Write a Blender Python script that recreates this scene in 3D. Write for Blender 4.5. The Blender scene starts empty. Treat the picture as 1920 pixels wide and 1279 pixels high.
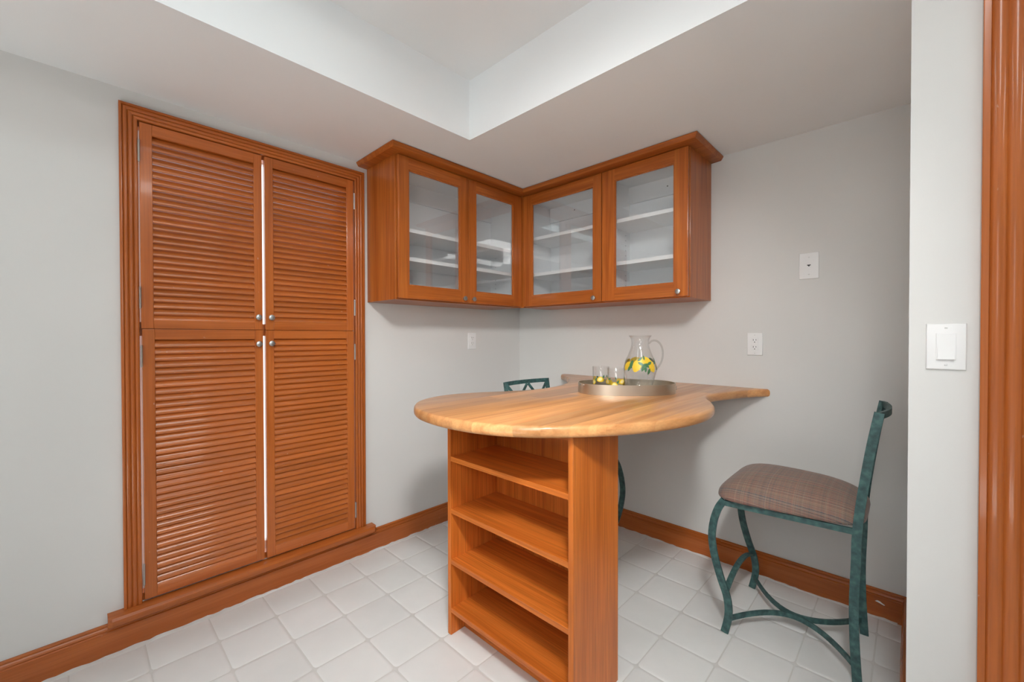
import bpy, bmesh, math, random
from mathutils import Vector, Matrix
random.seed(7)
S = bpy.context.scene
COL = S.collection

# ------------------------------------------------------------------ camera
CAM = (2.3054, -2.4973, 1.2670); YAW = 0.76407; PITCH = 0.01061; ROLL = -0.00148; FPX = 780.9
fw = Vector((-math.sin(YAW) * math.cos(PITCH), math.cos(YAW) * math.cos(PITCH), -math.sin(PITCH)))
rt = Vector((math.cos(YAW), math.sin(YAW), 0)); up = rt.cross(fw)
rt2 = rt * math.cos(ROLL) + up * math.sin(ROLL); up2 = -rt * math.sin(ROLL) + up * math.cos(ROLL)
cd = bpy.data.cameras.new('camera'); cam = bpy.data.objects.new('camera', cd); COL.objects.link(cam)
cd.sensor_fit = 'HORIZONTAL'; cd.sensor_width = 36; cd.lens = 36 * FPX / 1920; cd.clip_start = 0.05
M = Matrix((rt2, up2, -fw)).transposed().to_4x4(); M.translation = Vector(CAM); cam.matrix_world = M
S.camera = cam

# ------------------------------------------------------------------ world, exposure, daylight and fill lamps
w = bpy.data.worlds.new('world'); S.world = w; w.use_nodes = True
w.node_tree.nodes['Background'].inputs[0].default_value = (0.75, 0.85, 1, 1)
w.node_tree.nodes['Background'].inputs[1].default_value = 0.6
S.view_settings.view_transform = 'Standard'; S.view_settings.look = 'None'
S.view_settings.gamma = 1; S.view_settings.use_curve_mapping = False
S.view_settings.exposure = 0.2
TUBE_POWER = (5.5, 10.5, 9.0)   # emission strength of the fluorescent diffusers (the first is dimmer, the third is an added fill light)
TUBE_COL = (1.0, 0.995, 0.975)

def area(name, loc, target, sx, sy, power, col):
    l = bpy.data.lights.new(name, 'AREA'); l.shape = 'RECTANGLE'; l.size = sx; l.size_y = sy
    l.energy = power; l.color = col
    o = bpy.data.objects.new(name, l); COL.objects.link(o); o.location = loc
    o.rotation_euler = (Vector(target) - Vector(loc)).to_track_quat('-Z', 'Y').to_euler()
    return o
fl = area('fill_lamp_low', (2.2, -2.75, 1.6), (.3, -.3, .9), .5, .5, 3.4, (1.0, .99, .975)); fl.data.spread = math.radians(100)   # added fill lamp by the camera, brightens the corner of the room
fl = area('bounce_flash_high', (2.45, -2.45, 2.42), (.55, -.55, .35), .26, .26, 8.0, (1.0, .99, .975)); fl.data.spread = math.radians(76)  # unseen lamp standing in for a flash bounced off the ceiling
sl = bpy.data.lights.new('sun', 'SUN'); sl.energy = 36; sl.angle = .01; sl.color = (1.0, .995, .985)      # added so its floor patch behind the camera bounces light onto the soffits
so = bpy.data.objects.new('sun', sl); COL.objects.link(so); so.rotation_euler = (math.radians(32), 0, 0)

# ------------------------------------------------------------------ materials
def newmat(name):
    m = bpy.data.materials.new(name); m.use_nodes = True
    nt = m.node_tree; return m, nt, nt.nodes['Principled BSDF']
def N(nt, t, **kw):
    n = nt.nodes.new(t)
    for k, v in kw.items():
        if k.startswith('i_'): n.inputs[int(k[2:])].default_value = v
        else: setattr(n, k, v)
    return n
def L(nt, a, b): nt.links.new(a, b)
def ramp(nt, stops, interp='LINEAR'):
    r = nt.nodes.new('ShaderNodeValToRGB'); e = r.color_ramp.elements; r.color_ramp.interpolation = interp
    while len(e) > 1: e.remove(e[0])
    e[0].position = stops[0][0]; e[0].color = (*stops[0][1], 1)
    for p, c in stops[1:]:
        x = e.new(p); x.color = (*c, 1)
    return r
def bump(nt, h, bs, strength, dist=0.002):
    b = nt.nodes.new('ShaderNodeBump'); b.inputs['Strength'].default_value = strength; b.inputs['Distance'].default_value = dist
    L(nt, h, b.inputs['Height']); L(nt, b.outputs[0], bs.inputs['Normal'])
def lin(r, g, b):
    f = lambda c: (c / 255 / 12.92) if c / 255 <= .04045 else ((c / 255 + .055) / 1.055) ** 2.4
    return (f(r), f(g), f(b))

def plain(name, col, rough=.6, metal=0, spec=.5):
    m, nt, b = newmat(name); b.inputs['Base Color'].default_value = (*col, 1)
    b.inputs['Roughness'].default_value = rough; b.inputs['Metallic'].default_value = metal
    b.inputs['Specular IOR Level'].default_value = spec
    return m
def paint(name, col, rough=.7, bs=.08):
    m, nt, b = newmat(name)
    tc = N(nt, 'ShaderNodeTexCoord'); n = N(nt, 'ShaderNodeTexNoise'); n.inputs['Scale'].default_value = 1.3
    L(nt, tc.outputs['Object'], n.inputs[0])
    r = ramp(nt, [(.3, tuple(c * .97 for c in col)), (.7, tuple(min(1, c * 1.02) for c in col))])
    L(nt, n.outputs[0], r.inputs[0]); L(nt, r.outputs[0], b.inputs['Base Color'])
    b.inputs['Roughness'].default_value = rough; b.inputs['Specular IOR Level'].default_value = .3
    n2 = N(nt, 'ShaderNodeTexNoise'); n2.inputs['Scale'].default_value = 260; L(nt, tc.outputs['Object'], n2.inputs[0])
    bump(nt, n2.outputs[0], b, bs, .001)
    return m
def wood(name, base, dark, light, axis=2, rough=.32, vary=.10, coat=.25, specks=0.0, grain=1.0):
    """stained wood, grain along the given axis of object space"""
    m, nt, b = newmat(name)
    tc = N(nt, 'ShaderNodeTexCoord'); oi = N(nt, 'ShaderNodeObjectInfo')
    add = N(nt, 'ShaderNodeVectorMath', operation='ADD')
    cx = N(nt, 'ShaderNodeCombineXYZ'); mul = N(nt, 'ShaderNodeMath', operation='MULTIPLY'); mul.inputs[1].default_value = 37.0
    L(nt, oi.outputs['Random'], mul.inputs[0])
    for i in range(3): L(nt, mul.outputs[0], cx.inputs[i])
    L(nt, tc.outputs['Object'], add.inputs[0]); L(nt, cx.outputs[0], add.inputs[1])
    def streak(across, along, detail, dist=0.0):
        mp = N(nt, 'ShaderNodeMapping'); sc = [across] * 3; sc[axis] = along
        mp.inputs['Scale'].default_value = sc; L(nt, add.outputs[0], mp.inputs[0])
        n = N(nt, 'ShaderNodeTexNoise'); n.inputs['Scale'].default_value = 1; n.inputs['Detail'].default_value = detail
        n.inputs['Distortion'].default_value = dist; n.inputs['Roughness'].default_value = .55
        L(nt, mp.outputs[0], n.inputs[0]); return n.outputs[0]
    a1 = streak(26, 1.1, 3, .6); a2 = streak(190, 4.0, 2); a3 = streak(5, 1.5, 2)
    r1 = ramp(nt, [(.30, dark), (.50, base), (.72, light)]); L(nt, a1, r1.inputs[0])
    r2 = ramp(nt, [(.35, (1 - .22 * grain,) * 3), (.6, (1.0,) * 3)]); L(nt, a2, r2.inputs[0])
    mx = N(nt, 'ShaderNodeMix', data_type='RGBA', blend_type='MULTIPLY'); mx.inputs[0].default_value = 1
    L(nt, r1.outputs[0], mx.inputs[6]); L(nt, r2.outputs[0], mx.inputs[7])
    hs = N(nt, 'ShaderNodeHueSaturation')
    mr = N(nt, 'ShaderNodeMapRange'); mr.inputs[3].default_value = 1 - vary; mr.inputs[4].default_value = 1 + vary
    L(nt, oi.outputs['Random'], mr.inputs[0])
    mr2 = N(nt, 'ShaderNodeMapRange'); mr2.inputs[1].default_value = .3; mr2.inputs[2].default_value = .7
    mr2.inputs[3].default_value = .92; mr2.inputs[4].default_value = 1.06; L(nt, a3, mr2.inputs[0])
    mm = N(nt, 'ShaderNodeMath', operation='MULTIPLY'); L(nt, mr.outputs[0], mm.inputs[0]); L(nt, mr2.outputs[0], mm.inputs[1])
    L(nt, mm.outputs[0], hs.inputs['Value']); L(nt, mx.outputs[2], hs.inputs['Color'])
    out = hs.outputs[0]
    if specks:
        ns = N(nt, 'ShaderNodeTexNoise'); ns.inputs['Scale'].default_value = 85; ns.inputs['Detail'].default_value = 1
        mp = N(nt, 'ShaderNodeMapping'); sc = [1.0] * 3; sc[axis] = .45; mp.inputs['Scale'].default_value = sc
        L(nt, add.outputs[0], mp.inputs[0]); L(nt, mp.outputs[0], ns.inputs[0])
        rs = ramp(nt, [(.79, (0, 0, 0)), (.85, (.7, .7, .7))]); L(nt, ns.outputs[0], rs.inputs[0])
        m2 = N(nt, 'ShaderNodeMix', data_type='RGBA'); L(nt, rs.outputs[0], m2.inputs[0]); L(nt, out, m2.inputs[6])
        m2.inputs[7].default_value = (.62, .42, .30, 1); out = m2.outputs[2]
    L(nt, out, b.inputs['Base Color'])
    b.inputs['Roughness'].default_value = rough; b.inputs['Coat Weight'].default_value = coat
    b.inputs['Coat Roughness'].default_value = .08; b.inputs['Specular IOR Level'].default_value = .28
    bump(nt, a2, b, .06, .001)
    return m

TRIM = ((.48, .127, .024), (.41, .100, .017), (.53, .148, .030))
CABW = ((.44, .116, .018), (.35, .084, .011), (.53, .158, .028))
UNIT = ((.66, .178, .026), (.53, .130, .017), (.74, .222, .038))
MW = {}
def W(kind, axis):
    k = (kind, axis)
    if k not in MW:
        c = {'trim': TRIM, 'cab': CABW, 'unit': UNIT}[kind]
        ro = {'trim': .27, 'cab': .34, 'unit': .36}[kind]
        MW[k] = wood('%s_wood_%s' % (kind, 'xyz'[axis]), *c, axis=axis, rough=ro, vary=.07,
                     coat={'trim': .35, 'cab': .22, 'unit': .15}[kind], specks=1.0 if kind == 'trim' else 0, grain=.55 if kind == 'trim' else 1.0)
    return MW[k]
SLATW = wood('slat_wood_y', (.48, .130, .025), (.455, .120, .022), (.505, .139, .028), axis=1, rough=.25, vary=.09, coat=1.0, specks=.4, grain=.25)
M_wall = paint('wall_paint', (.70, .695, .675), .62)
M_ceil = paint('ceiling_paint', (.815, .825, .825), .75)
M_soffit = M_ceil
M_white = plain('white_melamine', (.88, .89, .90), .4)
M_plate = plain('white_plastic', (.82, .82, .815), .3)
M_dark = plain('dark_slot', (.02, .02, .02), .7)
M_steel = plain('satin_nickel', (.42, .43, .43), .36, 1)
M_hinge = plain('nickel_hinge', (.50, .48, .45), .3, 1)
M_caulk = plain('white_caulk', (.68, .67, .64), .6)
M_chip = plain('paint_chip', (.8, .78, .75), .7)

def tilemat():
    m, nt, b = newmat('vinyl_tile')
    tc = N(nt, 'ShaderNodeTexCoord'); oi = N(nt, 'ShaderNodeObjectInfo'); geo = N(nt, 'ShaderNodeNewGeometry')
    n = N(nt, 'ShaderNodeTexNoise'); n.inputs['Scale'].default_value = 5; n.inputs['Detail'].default_value = 4
    L(nt, geo.outputs['Position'], n.inputs[0])
    r = ramp(nt, [(.3, (.76, .775, .765)), (.7, (.81, .825, .815))]); L(nt, n.outputs[0], r.inputs[0])
    hs = N(nt, 'ShaderNodeHueSaturation'); mr = N(nt, 'ShaderNodeMapRange'); mr.inputs[3].default_value = .97; mr.inputs[4].default_value = 1.03
    L(nt, oi.outputs['Random'], mr.inputs[0]); L(nt, mr.outputs[0], hs.inputs['Value']); L(nt, r.outputs[0], hs.inputs['Color'])
    L(nt, hs.outputs[0], b.inputs['Base Color'])
    b.inputs['Roughness'].default_value = .34; b.inputs['Specular IOR Level'].default_value = .45
    n2 = N(nt, 'ShaderNodeTexNoise'); n2.inputs['Scale'].default_value = 16; n2.inputs['Detail'].default_value = 3
    mp = N(nt, 'ShaderNodeMapping'); mp.inputs['Scale'].default_value = (1, .6, 1); L(nt, geo.outputs['Position'], mp.inputs[0]); L(nt, mp.outputs[0], n2.inputs[0])
    bump(nt, n2.outputs[0], b, .35, .004)
    return m
M_tile = tilemat()
M_grout = paint('tile_joint', (.67, .675, .655), .5)

def thinglass(name, tint=(1, 1, 1), ior=1.5, gl_rough=0.0):
    m = bpy.data.materials.new(name); m.use_nodes = True; nt = m.node_tree
    nt.nodes.remove(nt.nodes['Principled BSDF']); out = nt.nodes['Material Output']
    t = N(nt, 'ShaderNodeBsdfTransparent'); t.inputs[0].default_value = (*tint, 1)
    g = N(nt, 'ShaderNodeBsdfGlossy'); g.inputs['Roughness'].default_value = gl_rough
    f = N(nt, 'ShaderNodeFresnel'); ge = N(nt, 'ShaderNodeNewGeometry')
    k = N(nt, 'ShaderNodeMath', operation='MULTIPLY_ADD'); k.inputs[1].default_value = 1 / ior - ior; k.inputs[2].default_value = ior
    L(nt, ge.outputs['Backfacing'], k.inputs[0]); L(nt, k.outputs[0], f.inputs[0])   # same reflectance from both sides of a thin sheet
    mx = N(nt, 'ShaderNodeMixShader'); L(nt, f.outputs[0], mx.inputs[0]); L(nt, t.outputs[0], mx.inputs[1]); L(nt, g.outputs[0], mx.inputs[2])
    L(nt, mx.outputs[0], out.inputs[0]); return m
M_pane = thinglass('cabinet_glass', (.99, .995, .995), 1.85)
M_jug = thinglass('clear_glass', (.985, .988, .987), 1.5)
M_handle = thinglass('thick_clear_glass', (.90, .905, .90), 1.55)
def emit(name, col, s):
    m = bpy.data.materials.new(name); m.use_nodes = True; nt = m.node_tree
    nt.nodes.remove(nt.nodes['Principled BSDF']); e = N(nt, 'ShaderNodeEmission')
    e.inputs[0].default_value = (*col, 1); e.inputs[1].default_value = s
    L(nt, e.outputs[0], nt.nodes['Material Output'].inputs[0]); return m
M_tube = [emit('lit_diffuser_%d' % k, c, p) for k, (c, p) in enumerate(zip(((.86, .98, 1.0), TUBE_COL, TUBE_COL), TUBE_POWER))]
M_day = emit('daylit_pane', (.95, .97, 1.0), 1.6)

def metal_green():
    m, nt, b = newmat('verdigris_iron')
    tc = N(nt, 'ShaderNodeTexCoord'); n = N(nt, 'ShaderNodeTexNoise'); n.inputs['Scale'].default_value = 45; n.inputs['Detail'].default_value = 5
    L(nt, tc.outputs['Object'], n.inputs[0])
    r = ramp(nt, [(.33, (.022, .058, .058)), (.52, (.040, .105, .102)), (.72, (.075, .170, .160))]); L(nt, n.outputs[0], r.inputs[0])
    L(nt, r.outputs[0], b.inputs['Base Color']); b.inputs['Roughness'].default_value = .48
    bump(nt, n.outputs[0], b, .2, .001); return m
M_green = metal_green()

def fabric():
    m, nt, b = newmat('plaid_weave')
    tc = N(nt, 'ShaderNodeTexCoord'); sp = N(nt, 'ShaderNodeSeparateXYZ'); L(nt, tc.outputs['Object'], sp.inputs[0])
    ab = N(nt, 'ShaderNodeMath', operation='ABSOLUTE'); L(nt, sp.outputs[1], ab.inputs[0])
    v = N(nt, 'ShaderNodeMath', operation='SUBTRACT'); L(nt, ab.outputs[0], v.inputs[0]); L(nt, sp.outputs[2], v.inputs[1])
    def stripes(sock, scale, seed):
        mu = N(nt, 'ShaderNodeMath', operation='MULTIPLY_ADD'); mu.inputs[1].default_value = scale; mu.inputs[2].default_value = seed
        L(nt, sock, mu.inputs[0]); n = N(nt, 'ShaderNodeTexNoise', noise_dimensions='1D'); n.inputs['Scale'].default_value = 1; n.inputs['Detail'].default_value = 3
        n.inputs['Roughness'].default_value = .7
        L(nt, mu.outputs[0], n.inputs['W']); return n.outputs[0]
    cols = [(.34, (0.050, 0.070, 0.098)), (.40, (0.224, 0.166, 0.105)), (.44, (0.112, 0.109, 0.098)), (.47, (0.370, 0.109, 0.072)),
            (.50, (0.106, 0.134, 0.138)), (.53, (0.302, 0.224, 0.138)), (.56, (0.403, 0.128, 0.092)), (.60, (0.146, 0.147, 0.131)), (.65, (0.448, 0.346, 0.223)), (.70, (0.078, 0.109, 0.157))]
    ra = ramp(nt, cols); L(nt, stripes(v.outputs[0], 150, 3.1), ra.inputs[0])
    rb = ramp(nt, cols); L(nt, stripes(sp.outputs[0], 55, 9.7), rb.inputs[0])
    # threads: alternate warp and weft on a fine check
    ck = N(nt, 'ShaderNodeTexChecker'); ck.inputs['Scale'].default_value = 420; L(nt, tc.outputs['Object'], ck.inputs[0])
    mx = N(nt, 'ShaderNodeMix', data_type='RGBA'); mf = N(nt, 'ShaderNodeMath', operation='MULTIPLY_ADD'); mf.inputs[1].default_value = .22; mf.inputs[2].default_value = .10
    L(nt, ck.outputs['Fac'], mf.inputs[0]); L(nt, mf.outputs[0], mx.inputs[0]); L(nt, ra.outputs[0], mx.inputs[6]); L(nt, rb.outputs[0], mx.inputs[7])
    # sparse pale lines across
    st = stripes(sp.outputs[0], 38, 1.2); rl = ramp(nt, [(.60, (0, 0, 0)), (.63, (.5,) * 3), (.66, (0, 0, 0))]); L(nt, st, rl.inputs[0])
    m2 = N(nt, 'ShaderNodeMix', data_type='RGBA'); L(nt, rl.outputs[0], m2.inputs[0]); L(nt, mx.outputs[2], m2.inputs[6]); m2.inputs[7].default_value = (.36, .24, .17, 1)
    L(nt, m2.outputs[2], b.inputs['Base Color']); b.inputs['Roughness'].default_value = .9
    b.inputs['Sheen Weight'].default_value = .2
    bump(nt, ck.outputs['Fac'], b, .35, .0008); return m
M_plaid = fabric()

BLOCK = wood('butcher_block', (.60, .282, .106), (.48, .205, .072), (.69, .360, .146), axis=1, rough=.30, vary=.22, coat=.3, grain=.5)
TRAY = plain('brushed_champagne_metal', (.62, .555, .455), .38, 1)
LEMON = plain('lemon_paint', (.78, .52, .03), .4); LEAF = plain('leaf_paint', (.055, .16, .07), .4)
CORE = plain('lemon_core_paint', (.85, .72, .32), .4)

# ------------------------------------------------------------------ mesh helpers
def box(bm, x0, x1, y0, y1, z0, z1, bev=0):
    vs = [bm.verts.new((x, y, z)) for x in (x0, x1) for y in (y0, y1) for z in (z0, z1)]
    f = [(0, 1, 3, 2), (4, 6, 7, 5), (0, 4, 5, 1), (2, 3, 7, 6), (0, 2, 6, 4), (1, 5, 7, 3)]
    fs = [bm.faces.new([vs[i] for i in q]) for q in f]
    if bev:
        es = {e for q in fs for e in q.edges}
        bmesh.ops.bevel(bm, geom=list(es), offset=bev, segments=2, affect='EDGES', profile=.5)
def BX(*a, **k):
    bm = bmesh.new(); box(bm, *a, **k); return bm
def finish(bm, smooth=False, angle=35):
    bmesh.ops.recalc_face_normals(bm, faces=bm.faces)
    if smooth:
        for f in bm.faces: f.smooth = True
        for e in bm.edges:
            if len(e.link_faces) == 2 and e.calc_face_angle(0) > math.radians(angle): e.smooth = False
def obj(name, bm, mat, parent=None, smooth=False, off=None, angle=35):
    """link a bmesh as one object; geometry given in parent's space (off: subtract this first)"""
    if off is not None: bmesh.ops.translate(bm, verts=bm.verts, vec=-Vector(off))
    finish(bm, smooth, angle)
    me = bpy.data.meshes.new(name); bm.to_mesh(me); bm.free()
    for mt in (mat if isinstance(mat, (list, tuple)) else [mat]): me.materials.append(mt)
    o = bpy.data.objects.new(name, me); COL.objects.link(o)
    if parent: o.parent = parent
    return o
def thing(name, label, cat, loc=(0, 0, 0), rz=0, group=None):
    o = bpy.data.objects.new(name, None); COL.objects.link(o); o.empty_display_size = .1
    o.location = loc; o.rotation_euler = (0, 0, rz); o['label'] = label; o['category'] = cat
    if group: o['group'] = group
    return o
def struct(o): o['kind'] = 'structure'; return o
def clone(o, parent):
    c = o.copy(); COL.objects.link(c); c.parent = parent
    for ch in list(o.children): clone(ch, c)
    return c
def sweep(bm, pts, upv, wu, wt, cap=True):
    """rectangular bar swept along pts; wu = size along upv, wt = size across"""
    pts = [Vector(p) for p in pts]; rings = []
    for i, p in enumerate(pts):
        t = (pts[min(i + 1, len(pts) - 1)] - pts[max(i - 1, 0)]).normalized()
        u = Vector(upv); u = (u - t * u.dot(t)).normalized(); b = t.cross(u)
        rings.append([bm.verts.new(p + u * wu / 2 * su + b * wt / 2 * sb) for su, sb in ((1, 1), (1, -1), (-1, -1), (-1, 1))])
    for a, c in zip(rings, rings[1:]):
        for k in range(4): bm.faces.new([a[k], a[(k + 1) % 4], c[(k + 1) % 4], c[k]])
    if cap: bm.faces.new(rings[0]); bm.faces.new(rings[-1][::-1])
def tube(bm, pts, r, n=8):
    pts = [Vector(p) for p in pts]; rings = []; u = None
    for i, p in enumerate(pts):
        t = (pts[min(i + 1, len(pts) - 1)] - pts[max(i - 1, 0)]).normalized()
        if u is None: u = t.orthogonal()
        u = (u - t * u.dot(t)).normalized(); b = t.cross(u)
        rr = r[i] if isinstance(r, (list, tuple)) else r
        rings.append([bm.verts.new(p + (u * math.cos(q) + b * math.sin(q)) * rr) for q in [2 * math.pi * k / n for k in range(n)]])
    for a, c in zip(rings, rings[1:]):
        for k in range(n): bm.faces.new([a[k], a[(k + 1) % n], c[(k + 1) % n], c[k]])
    bm.faces.new(rings[0]); bm.faces.new(rings[-1][::-1])
def lathe(bm, prof, n=40, M=None, sx=1, sy=1):
    """prof: (r, z) list; r==0 ends close"""
    rings = []
    for r, z in prof:
        if r < 1e-6: rings.append([bm.verts.new((0, 0, z))])
        else: rings.append([bm.verts.new((r * sx * math.cos(2 * math.pi * k / n), r * sy * math.sin(2 * math.pi * k / n), z)) for k in range(n)])
    for a, c in zip(rings, rings[1:]):
        for k in range(n):
            k2 = (k + 1) % n
            if len(a) == 1 and len(c) == 1: continue
            if len(a) == 1: bm.faces.new([a[0], c[k2], c[k]])
            elif len(c) == 1: bm.faces.new([a[k], a[k2], c[0]])
            else: bm.faces.new([a[k], a[k2], c[k2], c[k]])
    if M is not None:
        vs = [v for rg in rings for v in rg]; bmesh.ops.transform(bm, matrix=M, verts=vs)
def spline(P, n=8, closed=False):
    out = []; m = len(P)
    for i in range(m if closed else m - 1):
        if closed: p0, p1, p2, p3 = (Vector(P[(i + k) % m]) for k in (-1, 0, 1, 2))
        else: p0, p1, p2, p3 = Vector(P[max(i - 1, 0)]), Vector(P[i]), Vector(P[i + 1]), Vector(P[min(i + 2, m - 1)])
        for k in range(n):
            t = k / n
            out.append(.5 * ((2 * p1) + (p2 - p0) * t + (2 * p0 - 5 * p1 + 4 * p2 - p3) * t * t + (3 * p1 - p0 - 3 * p2 + p3) * t ** 3))
    if not closed: out.append(Vector(P[-1]))
    return out
def prism(bm, prof, fn, ends):
    """loft the closed profile through the given stations: fn(a, b, station) -> point"""
    rings = [[bm.verts.new(fn(a, b, s)) for a, b in prof] for s in ends]
    n = len(prof)
    for A, C in zip(rings, rings[1:]):
        for k in range(n): bm.faces.new([A[k], A[(k + 1) % n], C[(k + 1) % n], C[k]])
    bm.faces.new(rings[0]); bm.faces.new(rings[-1][::-1])

# ------------------------------------------------------------------ the room
ZS, ZC = 2.2722, 2.5725            # soffit underside, tray ceiling
SX, SY = .669, -1.1008             # soffit edges
RX, NY = 2.301, -.94               # return wall, near wall face
XR, YF = 4.5, -5.0
OY0, OY1, OZ0, OZ1 = -2.322, -1.402, .165, 2.160   # shuttered opening in the left wall

floor = struct(obj('floor', BX(-.15, XR + .15, YF - .15, .15, -.12, -.0020), M_grout))
bm = bmesh.new()
box(bm, -.15, 0, YF, OY0, 0, ZC + .1); box(bm, -.15, 0, OY1, 0.0, 0, ZC + .1)
box(bm, -.15, 0, OY0, OY1, 0, OZ0); box(bm, -.15, 0, OY0, OY1, OZ1, ZC + .1)
struct(obj('wall_left', bm, M_wall))
struct(obj('wall_back', BX(-.15, RX, 0, .15, 0, ZC + .1), M_wall))
struct(obj('wall_return', BX(RX, RX + .12, NY + .12, .15, 0, ZC + .1), M_wall))
DX0, DX1, DZ = 2.55, 3.40, 2.05    # doorway in the near wall
bm = bmesh.new()
box(bm, RX, DX0, NY, NY + .12, 0, ZC + .1); box(bm, DX1, XR, NY, NY + .12, 0, ZC + .1); box(bm, DX0, DX1, NY, NY + .12, DZ, ZC + .1)
struct(obj('wall_near', bm, M_wall))
bm = bmesh.new()
box(bm, XR, XR + .15, YF, -4.0, 0, ZC + .1); box(bm, XR, XR + .15, -2.4, 0, 0, ZC + .1); box(bm, XR, XR + .15, -4.0, -2.4, 0, .75); box(bm, XR, XR + .15, -4.0, -2.4, 2.15, ZC + .1)
struct(obj('wall_right', bm, M_wall))
bm = bmesh.new()
box(bm, -.15, .8, YF - .15, YF, 0, ZC + .1); box(bm, 3.0, XR + .15, YF - .15, YF, 0, ZC + .1); box(bm, .8, 3.0, YF - .15, YF, 0, .05); box(bm, .8, 3.0, YF - .15, YF, 2.1, ZC + .1)
struct(obj('wall_front', bm, M_wall))
ceil = struct(obj('ceiling', BX(-.15, XR + .15, YF - .15, .15, ZC, ZC + .12), M_ceil))
bm = bmesh.new()
ring = [[bm.verts.new((x, y, z)) for x, y in ((0, YF), (SX, YF), (SX, SY), (XR, SY), (XR, 0), (0, 0))] for z in (ZS, ZC)]
for k in range(6): bm.faces.new([ring[0][k], ring[0][(k + 1) % 6], ring[1][(k + 1) % 6], ring[1][k]])
bm.faces.new(ring[0]); bm.faces.new(ring[1]); obj('soffit', bm, M_soffit, ceil)

def window(name, rect, axis):
    a0, a1, z0, z1 = rect
    if axis == 'y': f = lambda u0, u1, zz0, zz1, d0, d1: (u0, u1, YF - .1 + d0, YF - .1 + d1, zz0, zz1)
    else: f = lambda u0, u1, zz0, zz1, d0, d1: (XR + .05 + d0, XR + .05 + d1, u0, u1, zz0, zz1)
    bm = bmesh.new(); t = .06
    for q in ((a0, a1, z0, z0 + t), (a0, a1, z1 - t, z1), (a0, a0 + t, z0 + t, z1 - t), (a1 - t, a1, z0 + t, z1 - t), ((a0 + a1) / 2 - .03, (a0 + a1) / 2 + .03, z0 + t, z1 - t)):
        box(bm, *f(*q, 0, .06))
    o = struct(obj(name, bm, M_plate))
    obj('pane', BX(*f(a0 + t, a1 - t, z0 + t, z1 - t, .027, .033)), M_pane, o)
window('window_2', (.8, 3.0, .05, 2.1), 'y')
window('window_3', (-4.0, -2.4, .75, 2.15), 'x')

# daylit window behind the shutters
o = bmesh.new()
for q in ((OY0, OY0 + .03, OZ0, OZ1), (OY1 - .03, OY1, OZ0, OZ1), (OY0 + .03, OY1 - .03, OZ0, OZ0 + .05), (OY0 + .03, OY1 - .03, OZ1 - .01, OZ1)):
    box(o, -.145, -.10, *q)
win = struct(obj('window_1', o, M_plate))
obj('pane', BX(-.135, -.128, OY0 + .03, OY1 - .03, OZ0 + .05, OZ1 - .01), M_day, win)

# tiles, each a shallow pillow with its own edges; clipped at the walls
TX0, TPX, TY0, TPY = .232, .2195, -.155, .2160
def tile_mesh(x0, x1, y0, y1):
    g = .0016; bm = bmesh.new()
    def ring(ins, z, r):
        pts = []
        xs0, xs1, ys0, ys1 = x0 + ins, x1 - ins, y0 + ins, y1 - ins
        for cx, cy, a in ((xs1 - r, ys1 - r, 0), (xs0 + r, ys1 - r, 90), (xs0 + r, ys0 + r, 180), (xs1 - r, ys0 + r, 270)):
            for k in range(3):
                q = math.radians(a + 45 * k); pts.append(bm.verts.new((cx + r * math.cos(q), cy + r * math.sin(q), z)))
        return pts
    m = min(x1 - x0, y1 - y0); rr = min(.014, m * .2)
    R = [ring(g, -.0024, rr), ring(g + .003, -.0010, rr), ring(g + .012, 0, rr)]
    for a, c in zip(R, R[1:]):
        for k in range(12): bm.faces.new([a[k], a[(k + 1) % 12], c[(k + 1) % 12], c[k]])
    bm.faces.new(R[-1])
    finish(bm, True, 80)
    me = bpy.data.meshes.new('tile'); bm.to_mesh(me); bm.free(); me.materials.append(M_tile); return me
full = tile_mesh(-TPX / 2, TPX / 2, -TPY / 2, TPY / 2)
rng = random.Random(3)
for i in range(-2, 17):
    for j in range(-1, 13):
        x0 = TX0 + TPX * i; x1 = x0 + TPX; y1 = TY0 - TPY * j; y0 = y1 - TPY
        X0, X1, Y0, Y1 = max(x0, .004), x1, y0, min(y1, -.004)
        if x1 > RX - .004:      # past the return wall the floor only goes on in front of the near wall
            if x0 < RX - .03 and y1 > NY: X1 = RX - .004
            elif x0 >= RX - .03: Y1 = min(Y1, NY - .004)
        if X1 - X0 < .02 or Y1 - Y0 < .02: continue
        if X1 - X0 > TPX - .001 and Y1 - Y0 > TPY - .001:
            o = bpy.data.objects.new('tile', full); o.location = ((x0 + x1) / 2, (y0 + y1) / 2, 0)
            o.rotation_euler = (rng.uniform(-.0016, .0016), rng.uniform(-.0016, .0016), rng.uniform(-.004, .004))
        else:
            cx, cy = (X0 + X1) / 2, (Y0 + Y1) / 2
            o = bpy.data.objects.new('tile', tile_mesh(X0 - cx, X1 - cx, Y0 - cy, Y1 - cy)); o.location = (cx, cy, 0)
        COL.objects.link(o); o.parent = floor

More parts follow.
